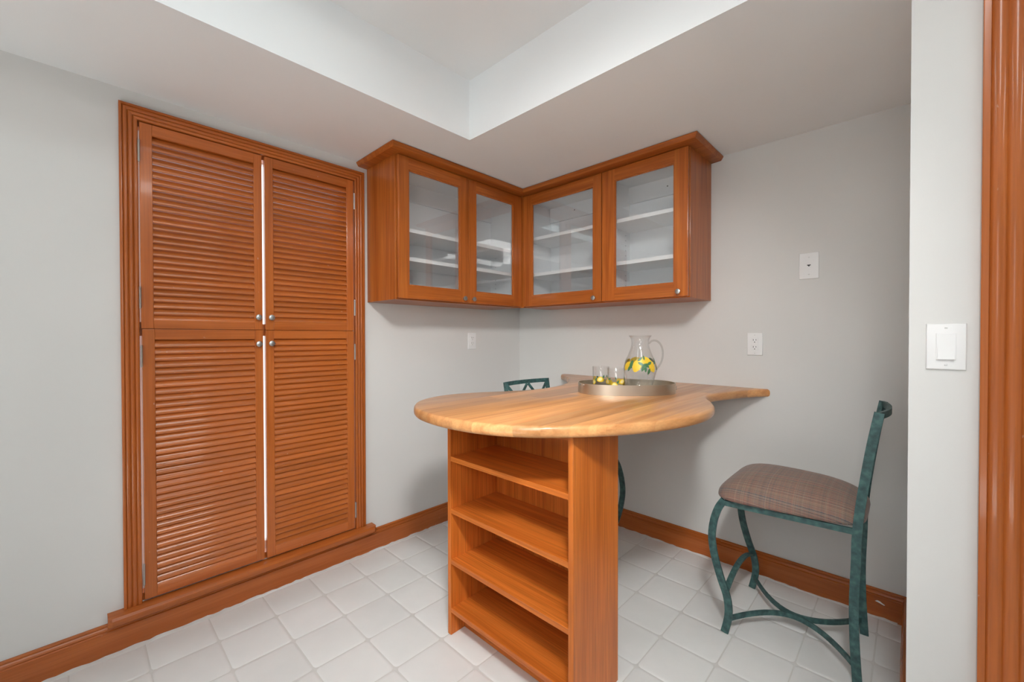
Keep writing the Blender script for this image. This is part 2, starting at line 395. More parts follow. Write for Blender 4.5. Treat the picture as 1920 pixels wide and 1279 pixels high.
# baseboards
BP = [(0, .126), (.006, .126), (.010, .1225), (.0105, .118), (.0075, .1145), (.012, .110), (.0145, .104), (.0125, .099), (.016, .096), (.016, .001), (0, .001)]
bm = bmesh.new(); prism(bm, BP, lambda a, b, s: (a, s, b), (YF, -.0005)); struct(obj('baseboard_left', bm, W('trim', 1)))
bm = bmesh.new(); prism(bm, BP, lambda a, b, s: (s, -a, b), (.017, RX - .0005)); bb = struct(obj('baseboard_back', bm, W('trim', 0)))
bm = bmesh.new(); prism(bm, BP, lambda a, b, s: (RX - a, s, b), (NY, -.017)); struct(obj('baseboard_return', bm, W('trim', 1)))
bm = bmesh.new()
pts = [(2.195, .072), (2.203, .078), (2.212, .0765), (2.220, .071), (2.229, .066), (2.226, .063), (2.214, .067), (2.204, .070)]
prism(bm, pts, lambda a, b, s: (a, s, b), (-.0150, -.0168)); obj('paint_chip', bm, M_chip, bb)
# ragged caulk line and lifted vinyl edge along the boards
def caulk(name, fn, s0, s1, seed):
    rg = random.Random(seed); bm = bmesh.new(); n = int((s1 - s0) / .022); rows = []; wv = .012
    for k in range(n + 1):
        s = s0 + (s1 - s0) * k / n; wv = min(.022, max(.006, wv + rg.uniform(-.004, .004))); h = .004 + rg.random() * .006
        rows.append([bm.verts.new(fn(a, b, s)) for a, b in ((.0155, -.002), (.0155, h), (.0155 + wv * .5, h * .55), (.0155 + wv, .0009), (.0155 + wv, -.002))])
    for A, C in zip(rows, rows[1:]):
        for k in range(4): bm.faces.new([A[k], A[k + 1], C[k + 1], C[k]])
    return struct(obj(name, bm, M_caulk, smooth=True, angle=60))
caulk('trim_1', lambda a, b, s: (a, s, b), -4.9, -.03, 1)
caulk('trim_2', lambda a, b, s: (s, -a, b), .03, 2.27, 2)

# reeded casing round the shutters and the doorway
def reeds(width, n, flat, h):
    """profile (d across from outer edge, height) of a reeded casing"""
    P = [(0, 0), (0, h * .95), (.0015, h), (flat - .002, h), (flat, h * .78)]
    pitch = (width - flat) / n
    for k in range(n):
        a = flat + pitch * k
        for t in (.12, .3, .5, .7, .88): P.append((a + pitch * t, h * (.80 + .20 * math.sin(math.pi * t) ** .7)))
        P.append((a + pitch, h * .75 if k < n - 1 else h * .6))
    P.append((width, 0)); return P
CY0, CY1, CZ0, CZ1 = -2.3765, -1.3430, .166, 2.2125
RP = reeds(.0575, 3, .0105, .021)
wz, wy = W('trim', 2), W('trim', 1)
bm = bmesh.new(); prism(bm, RP, lambda d, h, s: (h + .0003, CY0 + d, CZ0 if s == 0 else CZ1 - d), (0, 1)); struct(obj('trim_3', bm, wz, smooth=True))
bm = bmesh.new(); prism(bm, RP, lambda d, h, s: (h + .0003, (CY0 + d) if s == 0 else (CY1 - d), CZ1 - d), (0, 1)); struct(obj('trim_4', bm, wy, smooth=True))
bm = bmesh.new(); prism(bm, RP, lambda d, h, s: (h + .0003, CY1 - d, CZ0 if s == 0 else CZ1 - d), (0, 1)); struct(obj('trim_5', bm, wz, smooth=True))
# stool (sill) board with rounded nose and eased ends
bm = bmesh.new()
sp = [(-.03, .1655), (.048, .1655), (.057, .162), (.0615, .153), (.0615, .139), (.058, .130), (.052, .1275), (-.0, .1275), (-.0, .1650), (-.03, .1650)]
sp = [(0.0, .1655), (.046, .1655), (.056, .162), (.0615, .153), (.0615, .139), (.058, .130), (.052, .1275), (0.0, .1275)]
def sill_end(a, b, s):
    e = {0: -2.4245, 1: -2.4125, 2: -1.3095, 3: -1.2975}[s]
    if s in (0, 3): a = min(a, .050)
    return (a, e, b)
prism(bm, sp, sill_end, (0, 1, 2, 3)); struct(obj('trim_6', bm, wy, smooth=True, angle=25))
struct(obj('light_stop_mid', BX(-.050, -.0075, OY0 + .003, OY1 - .003, 1.272, 1.330), wy))     # added strip hiding the bright pane where upper and lower shutters meet
struct(obj('light_stop_bottom', BX(-.050, -.0075, OY0 + .003, OY1 - .003, OZ0 + .002, .196), wy))  # added strip, blocks the pane's glow under the lower shutters
struct(obj('light_stop_top', BX(-.050, -.0075, OY0 + .003, OY1 - .003, 2.138, OZ1 - .002), wy))  # added strip, blocks the pane's glow over the upper shutters
# jamb lining just inside the opening
bm = bmesh.new()
box(bm, -.10, .0, OY0 - .0005, OY0 + .002, OZ0, OZ1); box(bm, -.10, .0, OY1 - .002, OY1 + .0005, OZ0, OZ1); box(bm, -.10, .0, OY0, OY1, OZ1 - .002, OZ1 + .0005); box(bm, -.10, 0, OY0, OY1, OZ0 - .0005, OZ0 + .002)
struct(obj('trim_7', bm, M_plate))

# doorway on the right: wide reeded casing, jamb and a closed wood door
RW = reeds(.121, 4, .0145, .022)
dx0 = 2.4285; dzt = DZ + .121 - .0
bm = bmesh.new(); prism(bm, RW, lambda d, h, s: (dx0 + d, NY - h - .0003, 0 if s == 0 else dzt + .0 - d), (0, 1)); struct(obj('trim_8', bm, wz, smooth=True))
dx1 = DX1 + .1215
bm = bmesh.new(); prism(bm, RW, lambda d, h, s: ((dx0 + d) if s == 0 else (dx1 - d), NY - h - .0003, dzt - d), (0, 1)); struct(obj('trim_9', bm, W('trim', 0), smooth=True))
bm = bmesh.new(); prism(bm, RW, lambda d, h, s: (dx1 - d, NY - h - .0003, 0 if s == 0 else dzt - d), (0, 1)); struct(obj('trim_10', bm, wz, smooth=True))
dr = struct(obj('door_1', BX(DX0 + .004, DX1 - .004, NY + .03, NY + .07, .008, DZ - .004, bev=.002), wz))
for zz in ((.2, .95), (1.1, 1.9)):
    for xx in ((DX0 + .11, DX0 + .39), (DX0 + .46, DX0 + .74)):
        obj('panel', BX(xx[0], xx[1], NY + .022, NY + .03, zz[0], zz[1], bev=.004), wz, dr)

# ------------------------------------------------------------------ fluorescent fixtures on the tray ceiling
def fixture(x, y, label, k):
    t = thing('ceiling_light', label, 'light', (x, y, ZC), 0, 'fluorescent ceiling lights')
    obj('housing', BX(-.12, .12, -.62, .62, -.022, 0, bev=.003), M_plate, t)
    prof = [(-.095, -.022), (-.093, -.042), (-.075, -.060), (-.04, -.067), (.04, -.067), (.075, -.060), (.093, -.042), (.095, -.022)]
    bm = bmesh.new(); prism(bm, prof, lambda a, b, s: (a, s, b), (-.60, .60)); obj('diffuser', bm, M_tube[k], t, smooth=True)
    for s in (-1, 1): 
        bm = bmesh.new(); prism(bm, [(a * 1.03, b * 1.03 + .0005) for a, b in prof], lambda a, b, q: (a, q, b), (s * .60, s * .62)); obj('end_cap', bm, M_plate, t)
    return t
fixture(1.33, -2.35, 'white wraparound fluorescent ceiling light nearer the shuttered wall', 0)
fixture(2.42, -2.15, 'white wraparound fluorescent ceiling light nearer the doorway wall', 1)
fixture(3.6, -2.7, 'added unseen fill light, built as a fluorescent ceiling light in front of the wooden door', 2)  # extra fixture out of view, added to brighten the room

# ------------------------------------------------------------------ shutters
def shutter(label, y0, y1, z0, z1, hinge_left, n, knob_z, sl, sr, tb, group, hz):
    """louvred door in the plane x ~ .018; y0<y1; local origin at its hinge-side bottom corner"""
    ox, oy, oz = .018, (y0 if hinge_left else y1), z0
    t = thing('shutter_door', label, 'shutter', (ox, oy, oz), 0, group)
    xa, xb = -.0245, 0.0
    Y = lambda y: y - oy
    Z = lambda z: z - oz
    obj('stile', BX(xa, xb, Y(y0), Y(y0 + sl), 0, Z(z1), bev=.0018), W('trim', 2), t)
    obj('stile', BX(xa, xb, Y(y1 - sr), Y(y1), 0, Z(z1), bev=.0018), W('trim', 2), t)
    obj('rail', BX(xa, xb - .0004, Y(y0 + sl), Y(y1 - sr), 0, tb[1], bev=.0012), W('trim', 1), t)
    obj('rail', BX(xa, xb - .0004, Y(y0 + sl), Y(y1 - sr), Z(z1 - tb[0]), Z(z1), bev=.0012), W('trim', 1), t)
    # slats
    za, zb = tb[1], Z(z1 - tb[0]); pitch = (zb - za) / n
    ln = (y1 - sr) - (y0 + sl); cyc = Y((y0 + sl + y1 - sr) / 2)
    tilt = math.radians(54.5); wd = .0405; th = .0108
    bm = bmesh.new(); prof = []
    for k in range(10):
        q = 2 * math.pi * k / 10; c, s = math.cos(q), math.sin(q)
        u = (abs(c) ** .55) * (1 if c >= 0 else -1) * wd / 2; v = (abs(s) ** .8) * (1 if s >= 0 else -1) * th / 2
        prof.append((-u * math.cos(tilt) + v * math.sin(tilt), u * math.sin(tilt) + v * math.cos(tilt)))
    prism(bm, prof, lambda a, b, s: (a, s, b), (-ln / 2 + .0003, ln / 2 - .0003))
    finish(bm, True, 50); me = bpy.data.meshes.new('slat'); bm.to_mesh(me); bm.free(); me.materials.append(SLATW)
    rg = random.Random(int(y0 * 1000) + n)
    for k in range(n):
        o = bpy.data.objects.new('slat', me); o.location = (-.0125, cyc, za + pitch * (k + .5) - .0015)
        o.rotation_euler = (rg.uniform(-.0012, .0012), rg.uniform(-.012, .012), 0)
        COL.objects.link(o); o.parent = t
    # knob on the meeting stile
    ky = Y(y1 - sr / 2 - .004) if hinge_left else Y(y0 + sl / 2 + .004)
    knob(t, (0, ky, Z(knob_z)), (1, 0, 0))
    hy = Y(y0 - .0025) if hinge_left else Y(y1 + .0025)
    for z in hz:
        bm = bmesh.new(); lathe(bm, [(0, -.042), (.0042, -.042), (.0042, .042), (0, .042)], 10, Matrix.Translation((.0045, hy, Z(z))))
        for q in (-.044, .043): lathe(bm, [(0, 0), (.0035, 0), (.0035, .003), (0, .003)], 8, Matrix.Translation((.0045, hy, Z(z) + q - .001)))
        obj('hinge', bm, M_hinge, t, smooth=True)
    return t
KP = [(0, .0), (.0055, .0), (.005, .010), (.0065, .013), (.0125, .016), (.0140, .0195), (.0132, .0235), (.0095, .0255), (0, .0262)]
def knob(parent, loc, d):
    q = Vector((0, 0, 1)).rotation_difference(Vector(d)).to_matrix().to_4x4()
    bm = bmesh.new(); lathe(bm, KP, 20, Matrix.Translation(loc) @ q)
    return obj('knob', bm, M_steel, parent, smooth=True)
G = 'louvred shutters in the left wall opening'
YL0, YL1, YR0, YR1 = -2.3150, -1.8695, -1.8575, -1.4085
shutter('upper left louvred wooden shutter, hinged at the left casing', YL0, YL1, 1.3025, 2.1500, True, 28, 1.362, .0400, .0350, (.046, .036), G, (2.03, 1.43))
shutter('upper right louvred wooden shutter, beside the hanging wall cabinet', YR0, YR1, 1.3015, 2.1500, False, 28, 1.362, .0370, .0400, (.046, .042), G, (2.035, 1.432))
shutter('lower left louvred wooden shutter, hinged at the left casing', YL0 + .0025, YL1 + .001, .1760, 1.3005, True, 37, 1.233, .0400, .0350, (.044, .036), G, (1.188, .285))
shutter('lower right louvred wooden shutter, hinged beside the plain wall under the cabinet', YR0, YR1, .1740, 1.2995, False, 37, 1.235, .0370, .0400, (.042, .050), G, (1.182, .279))

# ------------------------------------------------------------------ wall cabinets
CB, CT = 1.469, 2.2435
def cabinet(label, side):
    """side 'L' hangs on the left wall (front faces +x), 'R' on the back wall (front faces -y).
    Work in (a along wall, d depth from wall, z)."""
    if side == 'L':
        A0, A1 = -1.3178, -.0015; loc = (0, A0, CB); f = lambda a, d, z: (d, a, z); ax = 1
        doors = [(-1.312, -.8235, .064, .068, 'end'), (-.8205, -.3405, .058, .083, 'start')]
        sh = (1.712, 1.872)
    else:
        A0, A1 = .3110, 1.4815; loc = (A1, 0, CB); f = lambda a, d, z: (a, -d, z); ax = 0
        doors = [(.3475, .9700, .0745, .057, 'end'), (.9750, 1.4790, .0835, .0715, 'end')]
        sh = (1.708, 1.958)
    t = thing('wall_cabinet', label, 'cabinet', loc)
    def B(a0, a1, d0, d1, z0, z1, bev=0):
        p, q = f(a0, d0, z0), f(a1, d1, z1)
        bm = bmesh.new(); box(bm, min(p[0], q[0]), max(p[0], q[0]), min(p[1], q[1]), max(p[1], q[1]), z0, z1, bev=bev)
        return bm
    D = .3105; T = .018
    out_a = (A0, A0 + T) if side == 'L' else (A1 - T, A1)       # the exposed end
    in_a = (A1 - T, A1) if side == 'L' else (A0, A0 + T)
    obj('side_panel', B(*out_a, .001, D, CB, CT, .0012), W('cab', 2), t, off=loc)
    lo, hi = A0 + T, A1 - T
    if side == 'L': obj('divider_panel', B(-.3300, -.3140, .004, D - .002, CB + T, CT - T), M_white, t, off=loc)
    else: obj('divider_panel', B(*in_a, .004, D - .002, CB + T, CT - T), M_white, t, off=loc)
    obj('liner', B(out_a[1], out_a[1] + .003, .006, D - .002, CB + T, CT - T) if side == 'L' else B(out_a[0] - .003, out_a[0], .006, D - .002, CB + T, CT - T), M_white, t, off=loc)
    if side == 'R': obj('corner_post', B(.3118, .3468, .2950, .3330, CB, CT), W('cab', 2), t, off=loc)
    ia, ib = (out_a[1], -.3140) if side == 'L' else (in_a[1], out_a[0])
    obj('bottom_panel', B(ia if side == 'L' else A0, ib if side == 'L' else out_a[0], .001, D, CB, CB + T - .003), W('cab', ax), t, off=loc)
    obj('bottom_liner', B(ia, ib, .004, D - .002, CB + T - .003, CB + T), M_white, t, off=loc)
    obj('top_panel', B(ia, ib, .001, D, CT - T, CT), M_white, t, off=loc)
    obj('back_panel', B(ia, ib, .001, .006, CB + T, CT - T), M_white, t, off=loc)
    rail = obj('hanging_rail', B(ia + .003, ib - .003, .0062, .022, CT - T - .105, CT - T), M_white, t, off=loc)
    for s in (.2, .8):
        a = ia + (ib - ia) * s; bm = bmesh.new(); lathe(bm, [(0, 0), (.004, 0), (.003, .0015), (0, .002)], 10)
        rot = Matrix.Rotation(math.pi / 2, 4, 'Y') if side == 'L' else Matrix.Rotation(math.pi / 2, 4, 'X')
        bmesh.ops.transform(bm, matrix=Matrix.Translation(f(a, .022, CT - T - .05)) @ rot, verts=bm.verts); obj('screw', bm, M_dark, rail, off=loc)
    sa, sb = (ia + .004, -.3310) if side == 'L' else (ia + .004, ib - .004)
    bays = [(sa, sb)]
    if side == 'R':
        obj('partition', B(.9640, .9800, .006, D - .002, CB + T, CT - T), M_white, t, off=loc); bays = [(sa, .9635), (.9805, sb)]
    for z in sh:
      for sa, sb in bays: obj('shelf', B(sa, sb, .010, D - .025, z - .022, z, .001), M_white, t, off=loc)
    # shelf-pin holes on the divider
    bm = bmesh.new(); a = -.3302 if side == 'L' else .9802
    for z in [1.56 + .032 * k for k in range(14)]:
        for d in (.06,):
            p = f(a, d, z); s = .0022
            if side == 'L': box(bm, p[0] - s, p[0] + s, p[1] - .0006, p[1], p[2] - s, p[2] + s)
            else: box(bm, p[0], p[0] + .0006, p[1] - s, p[1] + s, p[2] - s, p[2] + s)
    obj('pin_hole', bm, M_dark, t, off=loc)['kind'] = 'stuff'
    # doors
    d0, d1 = D + .004, D + .0245
    for (a0, a1, s0, s1, kn) in doors:
        z0, z1 = CB + .006, CT - .004; rb, rtp = .071, .067
        ga, gz = (a0, a0 + s0, a1 - s1, a1), (z0, z0 + rb, z1 - rtp, z1)
        bm = bmesh.new(); V = {(i, j, k): bm.verts.new(f(ga[i], (d0, d1)[k], gz[j])) for i in range(4) for j in range(4) for k in (0, 1)}
        cells = [(i, j) for i in range(3) for j in range(3) if (i, j) != (1, 1)]
        for i, j in cells:
            mi = 1 if i == 1 else 0
            for k in (0, 1): bm.faces.new([V[i, j, k], V[i + 1, j, k], V[i + 1, j + 1, k], V[i, j + 1, k]]).material_index = mi
            for (di, dj), (p, q) in (((-1, 0), ((i, j), (i, j + 1))), ((1, 0), ((i + 1, j), (i + 1, j + 1))), ((0, -1), ((i, j), (i + 1, j))), ((0, 1), ((i, j + 1), (i + 1, j + 1)))):
                if (i + di, j + dj) not in cells: bm.faces.new([V[*p, 0], V[*q, 0], V[*q, 1], V[*p, 1]]).material_index = mi
        bmesh.ops.recalc_face_normals(bm, faces=bm.faces)
        bmesh.ops.bevel(bm, geom=[e for e in bm.edges if e.calc_face_angle(0) > 1], offset=.002, segments=2, affect='EDGES', profile=.5)
        dr = obj('door', bm, [W('cab', 2), W('cab', ax)], t, off=loc)
        obj('pane', B(a0 + s0 - .004, a1 - s1 + .004, d0 + .006, d0 + .009, z0 + rb - .004, z1 - rtp + .004), M_pane, dr, off=loc)
        # narrow sticking bead round the glass
        bm = bmesh.new(); w_ = .006; e0, e1, g0, g1 = a0 + s0, a1 - s1, z0 + rb, z1 - rtp
        for q in ((e0, e0 + w_, g0, g1), (e1 - w_, e1, g0, g1), (e0 + w_, e1 - w_, g0, g0 + w_), (e0 + w_, e1 - w_, g1 - w_, g1)):
            b2 = B(q[0], q[1], d0 + .010, d1 - .005, q[2], q[3]); me = bpy.data.meshes.new('t'); b2.to_mesh(me); b2.free(); bm.from_mesh(me); bpy.data.meshes.remove(me)
        obj('glass_bead', bm, W('cab', 2), dr, off=loc)
        ka = a0 + .025 if kn == 'start' else a1 - .0445
        p = Vector(f(ka, d1, CB + .030)) - Vector(loc); knob(dr, p, (1, 0, 0) if side == 'L' else (0, -1, 0))
    # crown moulding: runs along the front and returns to the wall at the exposed end
    CP = [(0, 2.2442), (.030, 2.2455), (.050, 2.2470), (.054, 2.2500), (.064, 2.2650), (.064, 2.2690), (0, 2.2690)]
    F = D + .0245
    bm = bmesh.new()
    if side == 'L':
        st = lambda o, z, s: {0: (.001, A0 - o, z), 1: (F + o, A0 - o, z), 2: (F + o, -F - o - .0002, z)}[s]
    else:
        st = lambda o, z, s: {0: (A1 + o, -.001, z), 1: (A1 + o, -F - o, z), 2: (F + o + .0002, -F - o, z)}[s]
    prism(bm, CP, st, (0, 1, 2)); obj('crown', bm, W('cab', ax), t, off=loc)
    if side == 'L': obj('top_cover', B(A0, -F, .001, F, CT + .0005, 2.2685), W('cab', ax), t, off=loc)
    else: obj('top_cover', B(F + .001, A1, .001, F, CT + .0005, 2.2685), W('cab', ax), t, off=loc)
    return t
cabinet('stained wooden glass-door cabinet hanging on the wall beside the shutters', 'L')
cabinet('stained wooden glass-door cabinet hanging on the wall above the table', 'R')

# ------------------------------------------------------------------ tabletop of glued staves
OUT = [(.437, 0), (.452, -.045), (.545, -.125), (.690, -.275), (.790, -.43), (.852, -.58), (.878, -.74), (.864, -.87), (.810, -.995), (.745, -1.115),
       (.702, -1.25), (.712, -1.37), (.758, -1.47), (.842, -1.55), (.94, -1.600), (1.04, -1.623), (1.15, -1.629), (1.25, -1.619), (1.33, -1.598),
       (1.40, -1.566), (1.468, -1.520), (1.535, -1.456), (1.600, -1.375), (1.664, -1.275), (1.718, -1.150), (1.754, -1.01), (1.764, -.88),
       (1.746, -.755), (1.702, -.645), (1.648, -.545), (1.619, -.46), (1.626, -.38), (1.652, -.28), (1.702, -.13), (1.752, -.035), (1.776, 0)]
TZ = .990; TT = .040
poly = [Vector((p.x, p.y)) for p in spline([(x, y, 0) for x, y in OUT], 5)]
poly = [Vector((p.x, min(p.y, -.0015))) for p in poly]
def inset(P, d):
    n = len(P); out = []
    for i in range(n):
        a, b, c = P[(i - 1) % n], P[i], P[(i + 1) % n]
        n1 = Vector((-(b - a).y, (b - a).x)).normalized(); n2 = Vector((-(c - b).y, (c - b).x)).normalized()
        m = (n1 + n2)
        m = m.normalized() if m.length > .3 else n2
        k = 1 / max(.6, m.dot(n2)); q = b + m * d * k
        if i in (0, n - 1): q = Vector((b.x + (d if i == 0 else -d), b.y))
        out.append(q)
    return out
area2 = sum(poly[i].x * poly[(i + 1) % len(poly)].y - poly[(i + 1) % len(poly)].x * poly[i].y for i in range(len(poly)))
if area2 < 0: poly.reverse()
bm = bmesh.new()
prof = [(.012, TZ - TT), (.005, TZ - TT + .003), (.001, TZ - TT + .009), (0, TZ - TT + .016), (0, TZ - .016), (.0015, TZ - .008), (.006, TZ - .0025), (.013, TZ)]
rings = [[bm.verts.new((q.x, q.y, z)) for q in inset(poly, d)] for d, z in prof]
n = len(poly)
for a, c in zip(rings, rings[1:]):
    for k in range(n): bm.faces.new([a[k], a[(k + 1) % n], c[(k + 1) % n], c[k]])
bm.faces.new(rings[-1]); bm.faces.new(rings[0][::-1]); bmesh.ops.recalc_face_normals(bm, faces=bm.faces)
slab = bpy.data.meshes.new('slab'); bm.to_mesh(slab); bm.free()
TL = (1.2, 0, TZ - TT)
table = thing('peninsula_tabletop', 'guitar-shaped butcher block tabletop fixed to the wall over the shelf unit', 'table', TL)
def stave(x0, x1, y0, y1):
    b = bmesh.new(); b.from_mesh(slab)
    for co, no in (((x0, 0, 0), (-1, 0, 0)), ((x1, 0, 0), (1, 0, 0)), ((0, y0, 0), (0, -1, 0)), ((0, y1, 0), (0, 1, 0))):
        r = bmesh.ops.bisect_plane(b, geom=b.verts[:] + b.edges[:] + b.faces[:], plane_co=co, plane_no=no, clear_outer=True)
        ed = [e for e in r['geom_cut'] if isinstance(e, bmesh.types.BMEdge)]
        if ed: bmesh.ops.holes_fill(b, edges=[e for e in b.edges if e.is_boundary], sides=0)
    if len(b.faces) < 4: b.free(); return
    o = obj('stave', b, BLOCK, table, smooth=True, off=TL, angle=40)
rs = random.Random(21); x = .43
while x < 1.78:
    wd = rs.uniform(.055, .095); x1 = min(x + wd, 1.79)
    if 1.79 - x1 < .03: x1 = 1.79
    cut = rs.choice([None, None, -.75, -1.1, -.5, -1.25, -.3])
    if cut is None and x < .87: cut = -.62
    if cut is None: stave(x, x1, -2, .1)
    else: c = cut + rs.uniform(-.12, .12); stave(x, x1, -2, c); stave(x, x1, c, .1)
    x = x1

# ------------------------------------------------------------------ open shelf unit under the table
UX0, UX1, UY0, UY1 = .884, 1.5335, -1.4115, -1.1300; UZ = TZ - TT - .0003
UL = ((UX0 + UX1) / 2, (UY0 + UY1) / 2, 0)
unit = thing('shelf_unit', 'open wooden shelf unit with four shelves standing under the tabletop', 'shelf unit', UL)
P = .0205
obj('side_panel', BX(UX0, UX0 + P, UY0, UY1, .0005, UZ, bev=.0015), W('unit', 2), unit, off=UL)
obj('side_panel', BX(UX1 - P, UX1, UY0, UY1, .0005, UZ, bev=.0015), W('unit', 2), unit, off=UL)
obj('back_panel', BX(UX0 + P, UX1 - P, UY1 - .012, UY1 - .002, .09, UZ - .001), W('unit', 2), unit, off=UL)
for z in (.117, .324, .540, .761):
    obj('shelf', BX(UX0 + P, UX1 - P, UY0 + .001, UY1 - .012, z - .0205, z, bev=.0012), W('unit', 0), unit, off=UL)
obj('top_panel', BX(UX0 + P, UX1 - P, UY0 + .004, UY1 - .012, UZ - .018, UZ, bev=.001), W('unit', 0), unit, off=UL)
obj('kick_board', BX(UX0 + P, UX1 - P, UY0 + .075, UY0 + .092, .0005, .096), W('unit', 0), unit, off=UL)

# ------------------------------------------------------------------ bar stools (front faces local +x)
def build_stool(label):
    t = thing('bar_stool', label, 'stool')
    FZ = .556
    front = [(.219, 0), (.206, .06), (.203, .11), (.212, .165), (.236, .232), (.260, .316), (.271, .395), (.263, .47), (.244, .53), (.222, FZ + .011)]
    rear = [(-.217, 0), (-.209, .138), (-.206, .25), (-.207, .337), (-.211, .45), (-.212, .517), (-.219, .619), (-.233, .74), (-.252, .879), (-.272, .997)]
    fr = spline([(x, 0, z) for x, z in front], 4); re = spline([(x, 0, z) for x, z in rear], 4)
    for s in (-1, 1):
        bm = bmesh.new(); sweep(bm, [(p.x, s * .2175, p.z) for p in fr], (0, 1, 0), .010, .0295)
        obj('leg', bm, M_green, t, smooth=True, angle=40)
        bm = bmesh.new(); sweep(bm, [(p.x, s * (.172 + .008 * p.z), p.z) for p in re], (0, 1, 0), .010, .0285)
        obj('leg', bm, M_green, t, smooth=True, angle=40)
        bm = bmesh.new(); pts = []
        for k in range(21):
            q = -1 + k / 10; xx = -.205 + .41 * k / 20; e = (.167 if q < 0 else .212)
            pts.append((xx, s * (.0055 + (e - .0055) * abs(q) ** 1.9), .062))
        sweep(bm, pts, (0, 0, 1), .020, .009); obj('stretcher', bm, M_green, t, smooth=True, angle=40)
    bm = bmesh.new(); pts = [(.217, -.2125 + .425 * k / 16, .168 + .052 * math.sin(math.pi * k / 16) ** .8) for k in range(17)]
    sweep(bm, pts, (1, 0, 0), .022, .009); obj('foot_rail', bm, M_green, t, smooth=True, angle=40)
    bm = bmesh.new()
    for s in (-1, 1): sweep(bm, [(-.21, s * .1770, FZ), (.225, s * .2175, FZ)], (0, 0, 1), .022, .010)
    sweep(bm, [(.217, -.2125, FZ), (.217, .2125, FZ)], (0, 0, 1), .022, .010); sweep(bm, [(-.211, -.172, FZ), (-.211, .172, FZ)], (0, 0, 1), .022, .010)
    obj('seat_frame', bm, M_green, t)
    def bow(y, z, b=0.0):   # back leans and bows backwards towards its middle
        lean = -.212 - .060 * max(0, (z - .517) / .48) ** 1.2
        return lean - b * (1 - (y / .18) ** 2)
    bm = bmesh.new(); sweep(bm, [(bow(y, .986, .026), y, .986) for y in [-.180 + .36 * k / 16 for k in range(17)]], (0, 0, 1), .024, .010)
    obj('top_rail', bm, M_green, t, smooth=True, angle=40)
    bm = bmesh.new(); sweep(bm, [(bow(y, .775), y, .775) for y in [-.178 + .356 * k / 16 for k in range(17)]], (0, 0, 1), .020, .009)
    obj('lower_rail', bm, M_green, t, smooth=True, angle=40)
    for y0, y1 in ((-.170, -.006), (.006, .170)):
        for za, zb in ((.784, .976), (.976, .784)):
            bm = bmesh.new(); sweep(bm, [(bow(y0 + (y1 - y0) * k / 8, za + (zb - za) * k / 8) + .002, y0 + (y1 - y0) * k / 8, za + (zb - za) * k / 8) for k in range(9)], (1, 0, 0), .006, .016)
            obj('brace', bm, M_green, t, smooth=True, angle=40)
    # upholstered seat: domed super-ellipsoid on a trapezoid
    bm = bmesh.new(); nu, nv = 48, 20; rows = []
    sg = lambda v, e: math.copysign(abs(v) ** e, v)
    for j in range(nv + 1):
        ph = -math.pi / 2 + math.pi * j / nv; row = []
        for i in range(nu):
            th = 2 * math.pi * i / nu
            cp = sg(math.cos(ph), .30 if ph < 0 else .60)
            X = .250 * cp * sg(math.cos(th), .34); Yv = cp * sg(math.sin(th), .34)
            yw = .222 + .034 * (X / .24)
            Z = sg(math.sin(ph), .9) * (.070 if ph > 0 else .023)
            Z += .026 * max(0, 1 - (X / .24) ** 2) * max(0, 1 - Yv ** 2) * (1 if ph > 0 else 0)
            row.append(bm.verts.new((X + .012, Yv * yw, .5845 + Z)))
        rows.append(row)
    for a, c in zip(rows[1:-1], rows[2:-1]):
        for k in range(nu): bm.faces.new([a[k], a[(k + 1) % nu], c[(k + 1) % nu], c[k]])
    bm.faces.new(rows[1][::-1]); bm.faces.new(rows[-2])
    for v in rows[0] + rows[-1]: bm.verts.remove(v)
    obj('seat', bm, M_plaid, t, smooth=True, angle=60)
    return t
st = build_stool('green iron bar stool with plaid seat standing right of the table')
st.location = (1.954, -.372, 0); st.rotation_euler = (0, 0, math.radians(180.3))
s2 = clone(st, None); s2['label'] = 'green iron bar stool behind the table, only its back top and one leg showing'
s2.location = (.857, -.585, 0); s2.rotation_euler = (0, 0, math.radians(-3.5))
st['group'] = s2['group'] = 'bar stools at the table'

# ------------------------------------------------------------------ tray, jug and tumblers
TRX = (1.284, -.612, TZ); tang = YAW
tray = thing('serving_tray', 'oval brushed metal tray with raised rim on the tabletop', 'tray', TRX, tang)
a_, b_ = .236, .142
bm = bmesh.new(); lathe(bm, [(0, .001), (.985, .001), (.985, .004), (0, .004)], 64, None, a_, b_)
obj('base', bm, TRAY, tray, smooth=True)
def oval(q, k=1.0):
    c, s = math.cos(q), math.sin(q); e = .82
    return (a_ * k * math.copysign(abs(c) ** e, c), b_ * k * math.copysign(abs(s) ** e, s))
bm = bmesh.new(); rg = []
for q in [2 * math.pi * k / 72 for k in range(72)]:
    x0, y0 = oval(q); x1, y1 = oval(q, .984)
    rg.append([bm.verts.new(v) for v in ((x0, y0, .0005), (x0, y0, .050), (x1, y1, .050), (x1, y1, .0005))])
for k in range(72):
    A, C = rg[k], rg[(k + 1) % 72]
    for i in range(4): bm.faces.new([A[i], A[(i + 1) % 4], C[(i + 1) % 4], C[i]])
obj('rim', bm, TRAY, tray, smooth=True, angle=40)
for (q, z) in ((math.radians(-12), .030), (math.radians(-12), .021), (math.radians(192), .043), (math.radians(202), .043)):
    x, y = oval(q, 1.0); d = Vector((x, y * 2.5, 0)).normalized()
    bm = bmesh.new(); R = Vector((0, 0, 1)).rotation_difference(d).to_matrix().to_4x4()
    lathe(bm, [(0, -.002), (.0042, -.002), (.0038, .002), (.002, .0036), (0, .004)], 12, Matrix.Translation((x, y, z)) @ R)
    obj('rivet', bm, M_steel, tray, smooth=True)

